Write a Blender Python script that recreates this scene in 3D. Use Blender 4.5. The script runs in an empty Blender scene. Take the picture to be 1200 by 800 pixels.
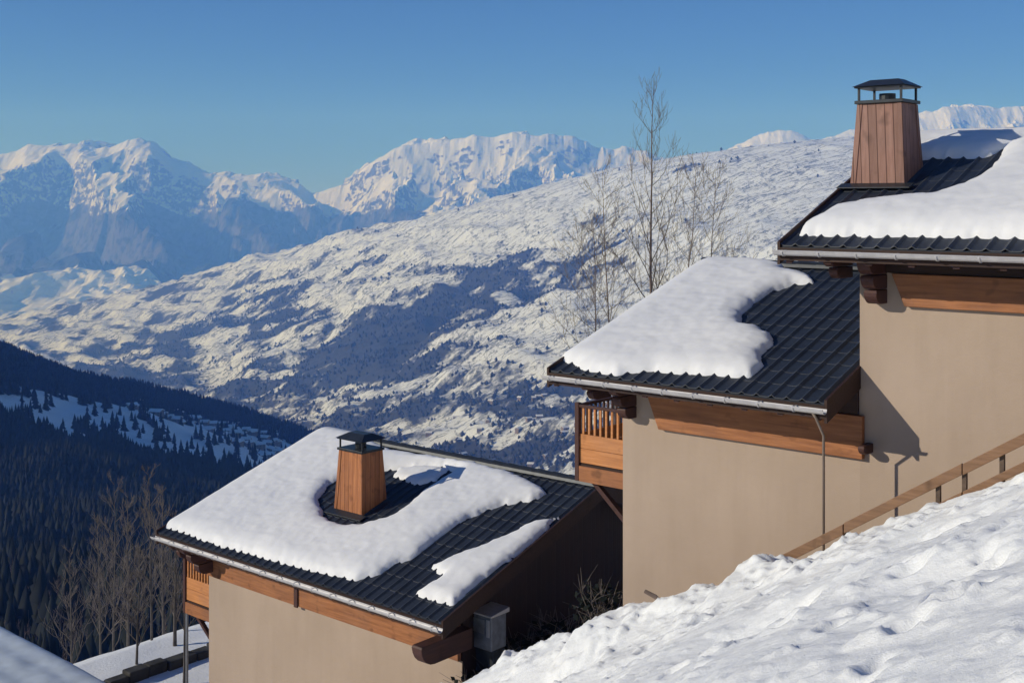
import bpy, bmesh, math, random
import numpy as np
from mathutils import Vector, Matrix

# ------------------------------------------------------------------ camera
F = 1400.0 / 1200.0          # focal length in picture widths
HORIZON = 236.0 / 1200.0
scene = bpy.context.scene
cam_d = bpy.data.cameras.new("camera")
cam = bpy.data.objects.new("camera", cam_d)
scene.collection.objects.link(cam)
cam_d.sensor_width = 36.0
cam_d.lens = 36.0 * F
cam_d.shift_y = -(400.0 - 236.0) / 1200.0
cam_d.clip_start = 0.1
cam_d.clip_end = 200000.0
cam.location = (0, 0, 0)
cam.rotation_euler = (math.radians(90), 0, 0)
scene.camera = cam

# ------------------------------------------------------------------ light
SUN_EL = math.radians(22.5)
SUN_AZ = math.atan2(-0.982, -0.186)          # clockwise from +Y
sun_dir = Vector((math.sin(SUN_AZ) * math.cos(SUN_EL), math.cos(SUN_AZ) * math.cos(SUN_EL), math.sin(SUN_EL)))
world = bpy.data.worlds.new("World")
scene.world = world
world.use_nodes = True
wn = world.node_tree
sky = wn.nodes.new("ShaderNodeTexSky")
sky.sky_type = 'NISHITA'
sky.sun_disc = False
sky.sun_elevation = SUN_EL
sky.sun_rotation = SUN_AZ
sky.altitude = 1800.0
sky.air_density = 0.75
sky.dust_density = 0.0
sky.ozone_density = 10.0
bg = wn.nodes["Background"]
wn.links.new(sky.outputs[0], bg.inputs[0])
bg.inputs[1].default_value = 0.083
sun_d = bpy.data.lights.new("sun", 'SUN')
sun_d.energy = 4.0
sun_d.angle = math.radians(0.5)
sun_d.color = (0.97, 0.98, 1.09)
sun = bpy.data.objects.new("sun", sun_d)
scene.collection.objects.link(sun)
sun.location = (-30, -10, 30)
sun.rotation_euler = sun_dir.to_track_quat('Z', 'Y').to_euler()
scene.view_settings.view_transform = 'Standard'
scene.view_settings.look = 'None'
scene.view_settings.gamma = 1.0
scene.view_settings.exposure = 0.0
scene.view_settings.use_curve_mapping = False
scene.cycles.volume_bounces = 2
scene.cycles.max_bounces = 5

rng = random.Random(7)
nprng = np.random.RandomState(11)

# ------------------------------------------------------------------ frames
# street frame: X along the facades (to the right), Y square to them (away), Z up
U1 = (-0.758, 0.652)
U2 = (0.652, 0.758)
ROTZ = -math.atan2(0.652, 0.758)

def ray(px, py):
    u = (px - 600.0) / 1400.0
    return (-(U1[0] * u + U1[1]), U2[0] * u + U2[1], -(py - 236.0) / 1400.0)

def s2w(x, y, z=0.0):
    return Vector((-x * U1[0] + y * U2[0], -x * U1[1] + y * U2[1], z))

def P(px, py, t):
    return ((px - 600.0) / 1400.0 * t, t, -(py - 236.0) / 1400.0 * t)

# ------------------------------------------------------------------ noise
_perm = np.arange(512); nprng.shuffle(_perm); _perm = np.concatenate([_perm, _perm, _perm])
_ang = nprng.rand(512) * 2 * np.pi

def perlin(x, y):
    xi = np.floor(x).astype(int); yi = np.floor(y).astype(int)
    xf = x - xi; yf = y - yi
    u = xf * xf * xf * (xf * (xf * 6 - 15) + 10); v = yf * yf * yf * (yf * (yf * 6 - 15) + 10)
    def g(ix, iy, dx, dy):
        a = _ang[_perm[(_perm[ix & 511] + iy) & 511]]
        return np.cos(a) * dx + np.sin(a) * dy
    n00 = g(xi, yi, xf, yf); n10 = g(xi + 1, yi, xf - 1, yf)
    n01 = g(xi, yi + 1, xf, yf - 1); n11 = g(xi + 1, yi + 1, xf - 1, yf - 1)
    return (n00 + u * (n10 - n00)) * (1 - v) + (n01 + u * (n11 - n01)) * v

def fbm(x, y, octaves=5, gain=0.5, lac=2.03):
    r = 0; a = 1.0
    for i in range(octaves):
        r = r + a * perlin(x + 17.3 * i, y - 9.1 * i); x = x * lac; y = y * lac; a *= gain
    return r

def ridged(x, y, octaves=5, gain=0.55, lac=2.1):
    r = 0; a = 1.0; w = 1.0
    for i in range(octaves):
        n = 1.0 - 2.0 * np.abs(perlin(x + 31.7 * i, y + 5.3 * i))
        n = n * np.abs(n) * w
        w = np.clip(n * 1.6, 0.15, 1)
        r = r + a * n; x = x * lac; y = y * lac; a *= gain
    return r

def sstep(a, b, x):
    t = np.clip((x - a) / (b - a), 0, 1)
    return t * t * (3 - 2 * t)

def rbf(pts, X, Y, scale=1000.0, smooth=1e-3):
    p = np.array(pts, float); n = len(p)
    x = p[:, 0] / scale; y = p[:, 1] / scale
    def k(r2): return 0.5 * r2 * np.log(r2 + 1e-12)
    A = k((x[:, None] - x[None]) ** 2 + (y[:, None] - y[None]) ** 2) + np.eye(n) * smooth
    M = np.zeros((n + 3, n + 3)); M[:n, :n] = A
    M[:n, n] = 1; M[:n, n + 1] = x; M[:n, n + 2] = y; M[n, :n] = 1; M[n + 1, :n] = x; M[n + 2, :n] = y
    w = np.linalg.solve(M, np.concatenate([p[:, 2], [0, 0, 0]]))
    Z = w[n] + w[n + 1] * X / scale + w[n + 2] * Y / scale
    for i in range(n):
        Z = Z + w[i] * k((X / scale - x[i]) ** 2 + (Y / scale - y[i]) ** 2)
    return Z

# ------------------------------------------------------------------ materials
class NB:
    def __init__(self, name):
        self.m = bpy.data.materials.new(name); self.m.use_nodes = True
        self.nt = self.m.node_tree; self.b = self.nt.nodes["Principled BSDF"]
        self.b.inputs['Roughness'].default_value = 0.8
        self.b.inputs['Specular IOR Level'].default_value = 0.3
    def node(self, t, **kw):
        n = self.nt.nodes.new(t)
        for k, v in kw.items(): setattr(n, k, v)
        return n
    def link(self, a, b): self.nt.links.new(a, b)
    def coords(self, scale=(1, 1, 1), kind='Object', rot=(0, 0, 0)):
        tc = self.node("ShaderNodeTexCoord"); mp = self.node("ShaderNodeMapping")
        mp.inputs['Scale'].default_value = scale; mp.inputs['Rotation'].default_value = rot
        self.link(tc.outputs[kind], mp.inputs[0]); return mp.outputs[0]
    def noise(self, vec, scale, detail=4, rough=0.55):
        n = self.node("ShaderNodeTexNoise"); n.inputs['Scale'].default_value = scale
        n.inputs['Detail'].default_value = detail; n.inputs['Roughness'].default_value = rough
        if vec is not None: self.link(vec, n.inputs['Vector'])
        return n.outputs[0]
    def ramp(self, fac, stops):
        r = self.node("ShaderNodeValToRGB"); e = r.color_ramp.elements
        while len(e) < len(stops): e.new(0.5)
        for i, (p, c) in enumerate(stops):
            e[i].position = p
            e[i].color = (c[0], c[1], c[2], 1) if isinstance(c, tuple) else (c, c, c, 1)
        self.link(fac, r.inputs[0]); return r.outputs[0]
    def mix(self, fac, a, b, blend='MIX'):
        m = self.node("ShaderNodeMix", data_type='RGBA', blend_type=blend)
        if isinstance(fac, (int, float)): m.inputs[0].default_value = fac
        else: self.link(fac, m.inputs[0])
        for i, v in ((6, a), (7, b)):
            if isinstance(v, tuple): m.inputs[i].default_value = (v[0], v[1], v[2], 1)
            else: self.link(v, m.inputs[i])
        return m.outputs[2]
    def math(self, op, a, b=0.0):
        m = self.node("ShaderNodeMath", operation=op)
        for i, v in ((0, a), (1, b)):
            if isinstance(v, (int, float)): m.inputs[i].default_value = v
            else: self.link(v, m.inputs[i])
        return m.outputs[0]
    def bump(self, h, strength=0.3, dist=0.02):
        b = self.node("ShaderNodeBump"); b.inputs['Strength'].default_value = strength
        b.inputs['Distance'].default_value = dist; self.link(h, b.inputs['Height'])
        self.link(b.outputs[0], self.b.inputs['Normal'])
    def color(self, c):
        if isinstance(c, tuple): self.b.inputs['Base Color'].default_value = (c[0], c[1], c[2], 1)
        else: self.link(c, self.b.inputs['Base Color'])
        return self

def mat_snow(name, bscale=6, bdist=0.03, col=(0.80, 0.80, 0.79), col2=(0.72, 0.73, 0.74), strength=0.5):
    n = NB(name); v = n.coords()
    a = n.noise(v, bscale, 6, 0.6); b = n.noise(v, bscale * 7, 3, 0.6)
    n.color(n.mix(n.ramp(n.noise(v, bscale * 0.12, 4), [(0.35, 0.0), (0.65, 1.0)]), col2, col))
    n.bump(n.math('ADD', a, n.math('MULTIPLY', b, 0.25)), strength, bdist)
    n.b.inputs['Roughness'].default_value = 0.65
    return n.m

def mat_wall():
    n = NB("beige_render"); v = n.coords()
    big = n.noise(v, 0.5, 5, 0.6); fine = n.noise(v, 90, 3, 0.6)
    streak = n.noise(n.coords((2.2, 2.2, 0.25)), 1.4, 5, 0.6)
    c = n.mix(n.ramp(big, [(0.3, 0.0), (0.7, 1.0)]), (0.37, 0.285, 0.218), (0.43, 0.335, 0.262))
    c = n.mix(n.ramp(streak, [(0.45, 0.0), (0.85, 0.45)]), c, (0.32, 0.245, 0.185))
    c = n.mix(n.ramp(fine, [(0.35, 0.25), (0.6, 0.0)]), c, (0.31, 0.24, 0.19))
    n.color(c); n.bump(n.math('ADD', fine, n.math('MULTIPLY', n.noise(v, 7, 4), 1.5)), 0.4, 0.012)
    n.b.inputs['Roughness'].default_value = 0.92
    return n.m

def mat_wood(name, c1, c2, axis='x', plank=0.0, rough=0.6, gscale=1.0):
    """grain along axis; plank>0 adds board joints across the grain"""
    n = NB(name)
    sc = {'x': (0.6, 9, 9), 'y': (9, 0.6, 9), 'z': (9, 9, 0.6)}[axis]
    v = n.coords(tuple(a * gscale for a in sc))
    g = n.noise(v, 2.2, 6, 0.65)
    c = n.mix(n.ramp(g, [(0.3, 0.0), (0.7, 1.0)]), c1, c2)
    knots = n.noise(n.coords(), 3.0, 2)
    c = n.mix(n.ramp(knots, [(0.60, 0.0), (0.72, 0.6)]), c, tuple(x * 0.45 for x in c1))
    c = n.mix(n.ramp(n.noise(n.coords(), 0.9, 5, 0.65), [(0.45, 0.0), (0.75, 0.45)]), c, tuple((x + sum(c1) / 3) * 0.42 for x in c1))
    h = g
    if plank:
        sep = n.node("ShaderNodeSeparateXYZ"); n.link(n.coords(), sep.inputs[0])
        if axis == 'z': p = n.math('ADD', sep.outputs[0], sep.outputs[1])
        else: p = sep.outputs[2]
        q = n.math('DIVIDE', p, plank); fr = n.math('FRACT', q)
        wn_ = n.node("ShaderNodeTexWhiteNoise", noise_dimensions='1D'); n.link(n.math('FLOOR', q), wn_.inputs['W'])
        c = n.mix(n.math('MULTIPLY', wn_.outputs['Value'], 0.45), c, tuple(x * 0.5 for x in c1))
        edge = n.math('MINIMUM', fr, n.math('SUBTRACT', 1.0, fr))
        gap = n.ramp(edge, [(0.0, 0.0), (0.07, 1.0)])
        c = n.mix(gap, tuple(x * 0.22 for x in c1), c)
        h = n.math('ADD', n.math('MULTIPLY', g, 0.3), gap)
    n.color(c); n.bump(h, 0.5, 0.012)
    n.b.inputs['Roughness'].default_value = rough
    return n.m

def mat_flat(name, c, rough=0.5, metal=0.0, vary=0.3, scale=8):
    n = NB(name); v = n.coords()
    n.color(n.mix(n.ramp(n.noise(v, scale, 4), [(0.35, 0.0), (0.65, 1.0)]), tuple(x * (1 - vary) for x in c), c))
    n.b.inputs['Roughness'].default_value = rough; n.b.inputs['Metallic'].default_value = metal
    return n.m

def mat_tile():
    n = NB("slate_grey_tile"); v = n.coords()
    a = n.noise(v, 1.3, 5); b = n.noise(v, 22, 3)
    c = n.mix(n.ramp(a, [(0.3, 0.0), (0.7, 1.0)]), (0.014, 0.018, 0.028), (0.026, 0.032, 0.045))
    c = n.mix(n.ramp(b, [(0.45, 0.0), (0.75, 0.5)]), c, (0.04, 0.05, 0.07))
    n.color(c); n.bump(b, 0.3, 0.004); n.b.inputs['Roughness'].default_value = 0.5
    return n.m

def mat_terrain(name, snow_c, wood_c, rock_c=None, ns=0.01, bump=3.0, stretch=None, lo=0.42, hi=0.58, lines=False):
    """snow land with woods where the 'cover' attribute is high, rock where 'rock' is high"""
    n = NB(name)
    at = n.node("ShaderNodeAttribute", attribute_name="cover")
    v = n.coords(stretch[0], rot=stretch[1]) if stretch else n.coords()
    a = n.noise(v, ns, 7, 0.68); f = n.noise(n.coords(), ns * 6, 5, 0.65)
    m = n.math('ADD', at.outputs['Fac'], n.math('MULTIPLY', n.math('SUBTRACT', a, 0.5), 1.1))
    m = n.math('ADD', m, n.math('MULTIPLY', n.math('SUBTRACT', f, 0.5), 0.5))
    mask = n.ramp(m, [(lo, 0.0), (hi, 1.0)])
    snow = n.mix(n.ramp(f, [(0.35, 0.0), (0.65, 1.0)]), tuple(x * 0.93 for x in snow_c), snow_c)
    wood = n.mix(n.ramp(f, [(0.4, 0.0), (0.65, 1.0)]), tuple(x * 0.6 for x in wood_c), wood_c)
    c = n.mix(mask, snow, wood)
    if lines:
        for (sx, sy, rot, w, k) in ((0.35, 2.2, 44, 0.016, 0.8), (1.6, 0.5, 30, 0.012, 0.6), (0.5, 3.5, 50, 0.02, 0.55)):
            ln = n.noise(n.coords((sx, sy, 1), rot=(0, 0, math.radians(rot))), ns * 0.9, 5, 0.6)
            dv = n.math('ABSOLUTE', n.math('SUBTRACT', ln, 0.5))
            gate = n.ramp(f, [(0.42, 0.0), (0.52, 1.0)])
            lm = n.math('MULTIPLY', n.math('MULTIPLY', n.ramp(dv, [(w * .5, 1.0), (w * 1.6, 0.0)]), gate), k)
            c = n.mix(lm, c, wood_c)
    if rock_c:
        rk = n.node("ShaderNodeAttribute", attribute_name="rock")
        rm = n.math('ADD', rk.outputs['Fac'], n.math('MULTIPLY', n.math('SUBTRACT', f, 0.5), 1.2))
        c = n.mix(n.ramp(rm, [(0.48, 0.0), (0.6, 1.0)]), c, rock_c)
    n.color(c)
    n.bump(f, 0.6, bump)
    n.b.inputs['Roughness'].default_value = 0.9
    return n.m

M = {}
M['roof_snow'] = mat_snow("roof_snow", 2.2, 0.02, strength=0.35)
M['bank_snow'] = mat_snow("bank_snow", 11, 0.022, (0.81, 0.82, 0.81), (0.74, 0.76, 0.77), strength=0.75)
M['wall'] = mat_wall()
M['beam'] = mat_wood("orange_larch", (0.21, 0.078, 0.03), (0.40, 0.165, 0.066), 'x')
M['rail_board'] = mat_wood("orange_board", (0.40, 0.155, 0.05), (0.60, 0.26, 0.095), 'x')
M['dark_wood'] = mat_wood("dark_brown_timber", (0.024, 0.011, 0.008), (0.045, 0.020, 0.013), 'x')
M['corbel'] = mat_wood("maroon_timber", (0.05, 0.022, 0.018), (0.085, 0.036, 0.03), 'y')
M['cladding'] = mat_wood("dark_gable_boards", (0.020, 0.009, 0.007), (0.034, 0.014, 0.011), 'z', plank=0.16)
M['chimney_wood'] = mat_wood("orange_chimney_boards", (0.30, 0.105, 0.04), (0.47, 0.19, 0.075), 'z', plank=0.14)
M['chimney_brown'] = mat_wood("weathered_chimney_boards", (0.22, 0.105, 0.075), (0.34, 0.185, 0.14), 'z', plank=0.14)
M['fence_wood'] = mat_wood("weathered_fence", (0.16, 0.085, 0.045), (0.28, 0.16, 0.09), 'x')
M['tile'] = mat_tile()
M['zinc'] = mat_flat("zinc", (0.5, 0.49, 0.5), 0.5, 0.2, 0.15)
M['dark_metal'] = mat_flat("dark_metal", (0.035, 0.04, 0.048), 0.4, 0.3)
M['grey_metal'] = mat_flat("grey_metal", (0.20, 0.22, 0.26), 0.45, 0.3)
M['pole_metal'] = mat_flat("galvanised", (0.32, 0.33, 0.35), 0.5, 0.5)
M['bark'] = mat_flat("grey_bark", (0.22, 0.165, 0.14), 0.9, 0, 0.5, 5)
M['pale_bark'] = mat_flat("pale_bark", (0.13, 0.115, 0.105), 0.9, 0, 0.5, 5)
M['twig'] = mat_flat("twig_bark", (0.16, 0.135, 0.12), 0.9, 0, 0.4, 5)
M['conifer'] = mat_flat("conifer_needles", (0.006, 0.011, 0.009), 0.9, 0, 0.5, 0.05)
M['woodland'] = mat_flat("leafless_woodland", (0.045, 0.042, 0.038), 0.95, 0, 0.5, 0.02)
M['pipe'] = mat_flat("painted_pipe", (0.24, 0.19, 0.155), 0.6, 0, 0.2)
M['rail_post'] = mat_flat("brown_post", (0.13, 0.09, 0.065), 0.8, 0, 0.4)
M['stone'] = mat_flat("dark_stone", (0.06, 0.058, 0.055), 0.9, 0, 0.5, 3)
M['house_wall'] = mat_flat("village_wall", (0.28, 0.22, 0.17), 0.9, 0, 0.3, 0.1)
M['house_snow'] = mat_flat("village_roof_snow", (0.8, 0.8, 0.8), 0.7, 0, 0.08, 0.1)
M['metal_sheet'] = mat_flat("pale_sheet", (0.55, 0.62, 0.68), 0.6, 0, 0.15, 2)

# ------------------------------------------------------------------ objects
def setp(o, label=None, cat=None, group=None, kind=None):
    if label: o['label'] = label
    if cat: o['category'] = cat
    if group: o['group'] = group
    if kind: o['kind'] = kind
    return o

class Root:
    """an Empty at a thing's base in the street frame"""
    def __init__(self, name, base, label, cat, group=None):
        self.base = base
        o = bpy.data.objects.new(name, None); scene.collection.objects.link(o)
        o.location = s2w(*base); o.rotation_euler = (0, 0, ROTZ); o.empty_display_size = 0.2
        self.o = setp(o, label, cat, group)

class MB:
    def __init__(self): self.v = []; self.f = []; self.mi = []
    def add(self, vs, fs, mi=0):
        b = len(self.v); self.v += [tuple(p) for p in vs]
        self.f += [tuple(i + b for i in f) for f in fs]; self.mi += [mi] * len(fs)
    def hexa(self, p, mi=0):    # p: bottom 4 ccw, top 4 ccw
        self.add(p, [(3, 2, 1, 0), (4, 5, 6, 7), (0, 1, 5, 4), (1, 2, 6, 5), (2, 3, 7, 6), (3, 0, 4, 7)], mi)
    def box(self, x0, x1, y0, y1, z0, z1, mi=0):
        self.hexa([(x0, y0, z0), (x1, y0, z0), (x1, y1, z0), (x0, y1, z0), (x0, y0, z1), (x1, y0, z1), (x1, y1, z1), (x0, y1, z1)], mi)
    def prism(self, prof, x0, x1, mi=0):   # (y,z) outline, extruded along x
        n = len(prof)
        self.add([(x0, a, b) for a, b in prof] + [(x1, a, b) for a, b in prof],
                 [tuple(range(n)), tuple(reversed(range(n, 2 * n)))] + [(i, n + i, n + (i + 1) % n, (i + 1) % n) for i in range(n)], mi)
    def tube(self, pts, rad, n=6, mi=0, cap=True):
        pts = [Vector(p) for p in pts]
        if not hasattr(rad, '__len__'): rad = [rad] * len(pts)
        rings = []; prev = None
        for i, p in enumerate(pts):
            d = (pts[min(i + 1, len(pts) - 1)] - pts[max(i - 1, 0)]).normalized()
            if prev is None: prev = d.orthogonal().normalized()
            a = (prev - d * prev.dot(d))
            a = a.normalized() if a.length > 1e-6 else d.orthogonal().normalized()
            prev = a; b = d.cross(a)
            rings.append([p + (a * math.cos(2 * math.pi * k / n) + b * math.sin(2 * math.pi * k / n)) * rad[i] for k in range(n)])
        vs = [q for r in rings for q in r]; fs = []
        for i in range(len(pts) - 1):
            for k in range(n):
                fs.append((i * n + k, i * n + (k + 1) % n, (i + 1) * n + (k + 1) % n, (i + 1) * n + k))
        if cap: fs += [tuple(reversed(range(n))), tuple(range((len(pts) - 1) * n, len(pts) * n))]
        self.add(vs, fs, mi)
    def build(self, name, mats, root=None, smooth=False, bevel=0.0, parent=None, base=None):
        me = bpy.data.meshes.new(name)
        b = root.base if root else (base or (0, 0, 0))
        me.from_pydata([(x - b[0], y - b[1], z - b[2]) for x, y, z in self.v], [], self.f)
        for m in (mats if isinstance(mats, (list, tuple)) else [mats]): me.materials.append(m)
        if any(self.mi): me.polygons.foreach_set('material_index', self.mi)
        if smooth: me.polygons.foreach_set('use_smooth', [True] * len(me.polygons))
        bm = bmesh.new(); bm.from_mesh(me); bmesh.ops.recalc_face_normals(bm, faces=bm.faces); bm.to_mesh(me); bm.free()
        o = bpy.data.objects.new(name, me); scene.collection.objects.link(o)
        if parent: o.parent = parent
        elif root: o.parent = root.o
        elif base: o.location = s2w(*base); o.rotation_euler = (0, 0, ROTZ)
        if bevel:
            md = o.modifiers.new("bevel", 'BEVEL'); md.width = bevel; md.segments = 2; md.limit_method = 'ANGLE'
        return o

def grid_object(name, X, Y, Z, mat, attrs=None, keep=None, loc=None):
    ny, nx = X.shape
    idx = np.arange(nx * ny).reshape(ny, nx)
    q = np.stack([idx[:-1, :-1], idx[:-1, 1:], idx[1:, 1:], idx[1:, :-1]], -1).reshape(-1, 4)
    if keep is not None:
        k = keep[:-1, :-1] | keep[:-1, 1:] | keep[1:, 1:] | keep[1:, :-1]
        q = q[k.reshape(-1)]
    v = np.stack([X, Y, Z], -1).reshape(-1, 3)
    used = np.unique(q); remap = -np.ones(len(v), int); remap[used] = np.arange(len(used))
    v = v[used]; q = remap[q]
    me = bpy.data.meshes.new(name)
    me.vertices.add(len(v)); me.vertices.foreach_set('co', v.astype(np.float32).ravel())
    me.loops.add(q.size); me.loops.foreach_set('vertex_index', q.ravel().astype(np.int32))
    me.polygons.add(len(q)); me.polygons.foreach_set('loop_start', np.arange(0, q.size, 4, dtype=np.int32))
    me.update(calc_edges=True)
    me.polygons.foreach_set('use_smooth', np.ones(len(q), bool))
    for nme, arr in (attrs or {}).items():
        a = me.attributes.new(nme, 'FLOAT', 'POINT'); a.data.foreach_set('value', arr.reshape(-1)[used].astype(np.float32))
    me.materials.append(mat); me.validate()
    o = bpy.data.objects.new(name, me); scene.collection.objects.link(o)
    if loc: o.location = loc[0]; o.rotation_euler = (0, 0, loc[1])
    return o

# ================================================================== FAR TERRAIN
# --- valley floor sheet
n_ = 40
gx, gy = np.meshgrid(np.linspace(-12000, 12000, n_), np.linspace(-6000, 17600, n_))
M['valley'] = mat_terrain("valley_floor", (0.75, 0.76, 0.78), (0.05, 0.05, 0.04), ns=0.001, bump=3)
o = grid_object("valley_floor", gx, gy, gx * 0 - 1100.0, M['valley'], {'cover': gx * 0 + 0.5})
setp(o, "flat snowy valley bottom below the hills", kind="structure")

# --- distant mountain range
prof = [(-500, 190), (-300, 160), (-150, 185), (0, 180), (40, 172), (90, 169), (130, 171), (160, 164), (176, 167), (200, 186), (230, 197), (250, 201),
        (290, 205), (330, 208), (350, 213), (367, 224), (385, 219), (410, 212), (440, 187), (470, 168), (510, 163), (560, 160), (600, 157),
        (640, 158), (670, 160), (700, 172), (730, 175), (790, 184), (830, 182), (870, 168), (900, 156), (930, 154), (960, 162), (1000, 152),
        (1090, 132), (1130, 127), (1200, 126), (1350, 140), (1600, 150)]
gx, gy = np.meshgrid(np.arange(-9500, 9500, 27.0), np.arange(8200, 17500, 34.0))
cp = []
for px, py in prof[::2]:
    cp.append(P(px, py, 14500)); 
    x, y, z = P(px, py, 14500); cp.append((x * 1.12, 17600, z - 500)); cp.append((x * 0.9, 12700, -80 + z * 0.25)); cp.append((x * 0.72, 10600, -640)); cp.append((x * 0.58, 8200, -1000))
prx = np.array([p[0] for p in prof], float); pry = np.array([p[1] for p in prof], float)
pxx = gx / gy * 1400 + 600
ridge_z = (236 - np.interp(pxx, prx, pry)) / 1400 * 14500
# the crest wanders in depth
crest_y = 14500 + 350 * fbm(gx / 2600, gx * 0 + 3.1, 3)
d = (gy - crest_y)
rz = ridge_z * (gy / 14500)
below = np.where(d < 0, -d, d)
fall = np.where(d < 0, 1450 * (1 - np.exp(-(below / 2100) ** 1.05)), 0.28 * below)
zc = rz - fall
wx = gx + 300 * fbm(gx / 1500, gy / 1500, 3); wy = gy + 300 * fbm(gx / 1500 + 9, gy / 1500, 3)
amp = np.clip(below / 800, 0.09, 1)
amp = amp ** 1.4 * (.25 + .75 * sstep(10000, 12200, gy))
rr = ridged(wx / 1500, wy / 1900, 6, 0.52)
zc = zc + amp * 640 * (np.minimum(rr, 1.3) - 0.92) + 48 * (ridged(wx / 520 + 3, wy / 1100, 4, .55) - .6) * np.clip(below / 500, .3, 1) + 50 * fbm(gx / 520, 2.2 + gy / 3000, 6, .62) * np.exp(-(below / 350) ** 2) + 10 * ridged(gx / 260, gy / 300, 4) * np.clip(below / 300, 0.15, 1)
# broad lower snow shelf on the left
shelf = np.exp(-(((gx + 3900) / 1300) ** 2)) * np.exp(-((gy - 9700) / 900) ** 2)
zc = zc + 150 * shelf + 40 * fbm(gx / 700, gy / 500, 4)
zc = np.maximum(zc, -1090); zc_top = zc.max()
gyy, gxx = np.gradient(zc, 34.0, 27.0)
slope = np.hypot(gxx, gyy)
tree_line = -90 + 330 * fbm(gx / 1300, gy / 700, 5)
cover = 1 - sstep(tree_line - 160, tree_line + 160, zc)
open_ = sstep(0.25, 0.6, shelf + 0.4 * fbm(gx / 300, gy / 160, 4)) 
cover = np.clip(cover * 0.95 - open_ * 0.9, 0, 1)
rock = np.clip((slope - 0.95) * 1.4, 0, 0.58)
M['mountain'] = mat_terrain("mountain_snow_and_rock", (0.74, 0.76, 0.78), (0.035, 0.04, 0.035), (0.10, 0.10, 0.11), ns=0.0025, bump=12)
o = grid_object("mountains", gx, gy, zc, M['mountain'], {'cover': cover, 'rock': rock})
o.data.polygons.foreach_set('use_smooth', [False] * len(o.data.polygons))
setp(o, "distant snowy mountain range with rocky crests above dark wooded flanks", kind="structure")

# --- sunny hillside across the valley
cpB = [P(1400, 178, 3900), P(1200, 172, 4100), P(990, 166, 4500), P(850, 182, 4800), P(700, 207, 5200), P(560, 241, 5700), P(480, 262, 6100), P(400, 281, 6500),
       P(300, 305, 7200), P(200, 333, 8000), P(133, 352, 8500), P(50, 382, 9000), P(-60, 405, 9400),
       P(0, 425, 5800), P(0, 405, 7200), P(120, 430, 6200), P(200, 460, 5000), P(330, 492, 3900), P(450, 530, 3100), P(600, 560, 2500), P(700, 600, 2150),
       P(900, 620, 1800), P(1100, 640, 1700), P(200, 390, 6400), P(330, 390, 5400), P(300, 345, 6300), P(450, 330, 5100), P(400, 430, 4300), P(600, 290, 4900),
       P(600, 350, 4200), P(600, 440, 3300), P(800, 250, 4300), P(800, 330, 3500), P(800, 450, 2600), P(950, 220, 4000), P(950, 300, 3300), P(1100, 300, 3000),
       P(700, 500, 2650), P(500, 400, 4100), P(1200, 400, 2500)]
for px, py, t in ((1200, 135, 4100), (990, 166, 4500), (700, 207, 5200), (480, 262, 6100), (300, 305, 7200), (133, 352, 8500)):
    x, y, z = P(px, py, t); cpB.append((x + 900, y + 1300, z - 420)); cpB.append((x + 1500, y + 2300, z - 900))
gx, gy = np.meshgrid(np.arange(-6500, 4200, 17.0), np.arange(1500, 9800, 17.0))
zb = rbf(cpB, gx, gy)
a_, b_ = 0.71, -0.70            # direction of the spur
al = gx * a_ + gy * b_; ac = gx * (-b_) + gy * a_
near = 1 - sstep(4200, 7000, gy)
dmp = 1 - .75 * sstep(-170, -20, zb)
zb = zb + dmp * 34 * fbm(al / 900, ac / 420, 5, 0.55) + dmp * 55 * (fbm(al / 1700 + 4, ac / 900, 3)) * (0.4 + 0.6 * near)
zb = zb + dmp * 27 * (ridged(al / 520 + 7, ac / 170, 4, 0.5) - .4) + 2 * ridged(gx / 90, gy / 70, 3)
# three side ravines
for cx_, cy_, wdt, dep, L in ((-250, 4300, 130, 60, 420), (130, 4350, 110, 55, 500), (-820, 4800, 120, 45, 420), (330, 3300, 110, 40, 400)):
    q = (gx - cx_) * 0.35 + (gy - cy_) * 0.94; r_ = (gx - cx_) * 0.94 - (gy - cy_) * 0.35
    zb = zb - dep * np.exp(-((r_ + 40 * fbm(gx / 200, gy / 200, 2)) / wdt) ** 2) * np.exp(-(q / L) ** 2)
zb = np.maximum(zb, -1095)
wood = 0.15 + 0.62 * fbm(al / 520 + 3, ac / 130, 5, 0.62) + 0.34 * fbm(gx / 160, gy / 120, 4, 0.6)
wood = wood + 0.20 * sstep(-330, -520, zb) - 0.22 * sstep(-300, -80, zb)
def blobw(x0, y0, sx, sy, k):
    return k * np.exp(-((gx - x0) / sx) ** 2 - ((gy - y0) / sy) ** 2)
wood = wood + blobw(-400, 4500, 400, 330, .85) + blobw(230, 4350, 230, 280, .6) + blobw(-150, 4050, 420, 130, .4) + blobw(-1450, 4500, 300, 420, .45) + blobw(-500, 3300, 300, 300, .25) + blobw(150, 3000, 300, 250, .2)
wood = wood + blobw(-1500, 5900, 700, 500, .3) + blobw(-1150, 3900, 260, 240, .45) + blobw(20, 2500, 180, 200, .3)
M['hill'] = mat_terrain("hillside_snow_and_woods", (0.68, 0.71, 0.73), (0.040, 0.042, 0.042), ns=0.009, bump=0.8,
                        stretch=((0.42, 1.5, 1.0), (0, 0, math.radians(44))), lo=0.32, hi=0.56, lines=True)
oB = grid_object("hillside", gx, gy, zb, M['hill'], {'cover': np.clip(wood, 0, 1)})
setp(oB, "sunlit snowy hillside with scattered woods and fields across the valley", kind="structure")

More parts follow.
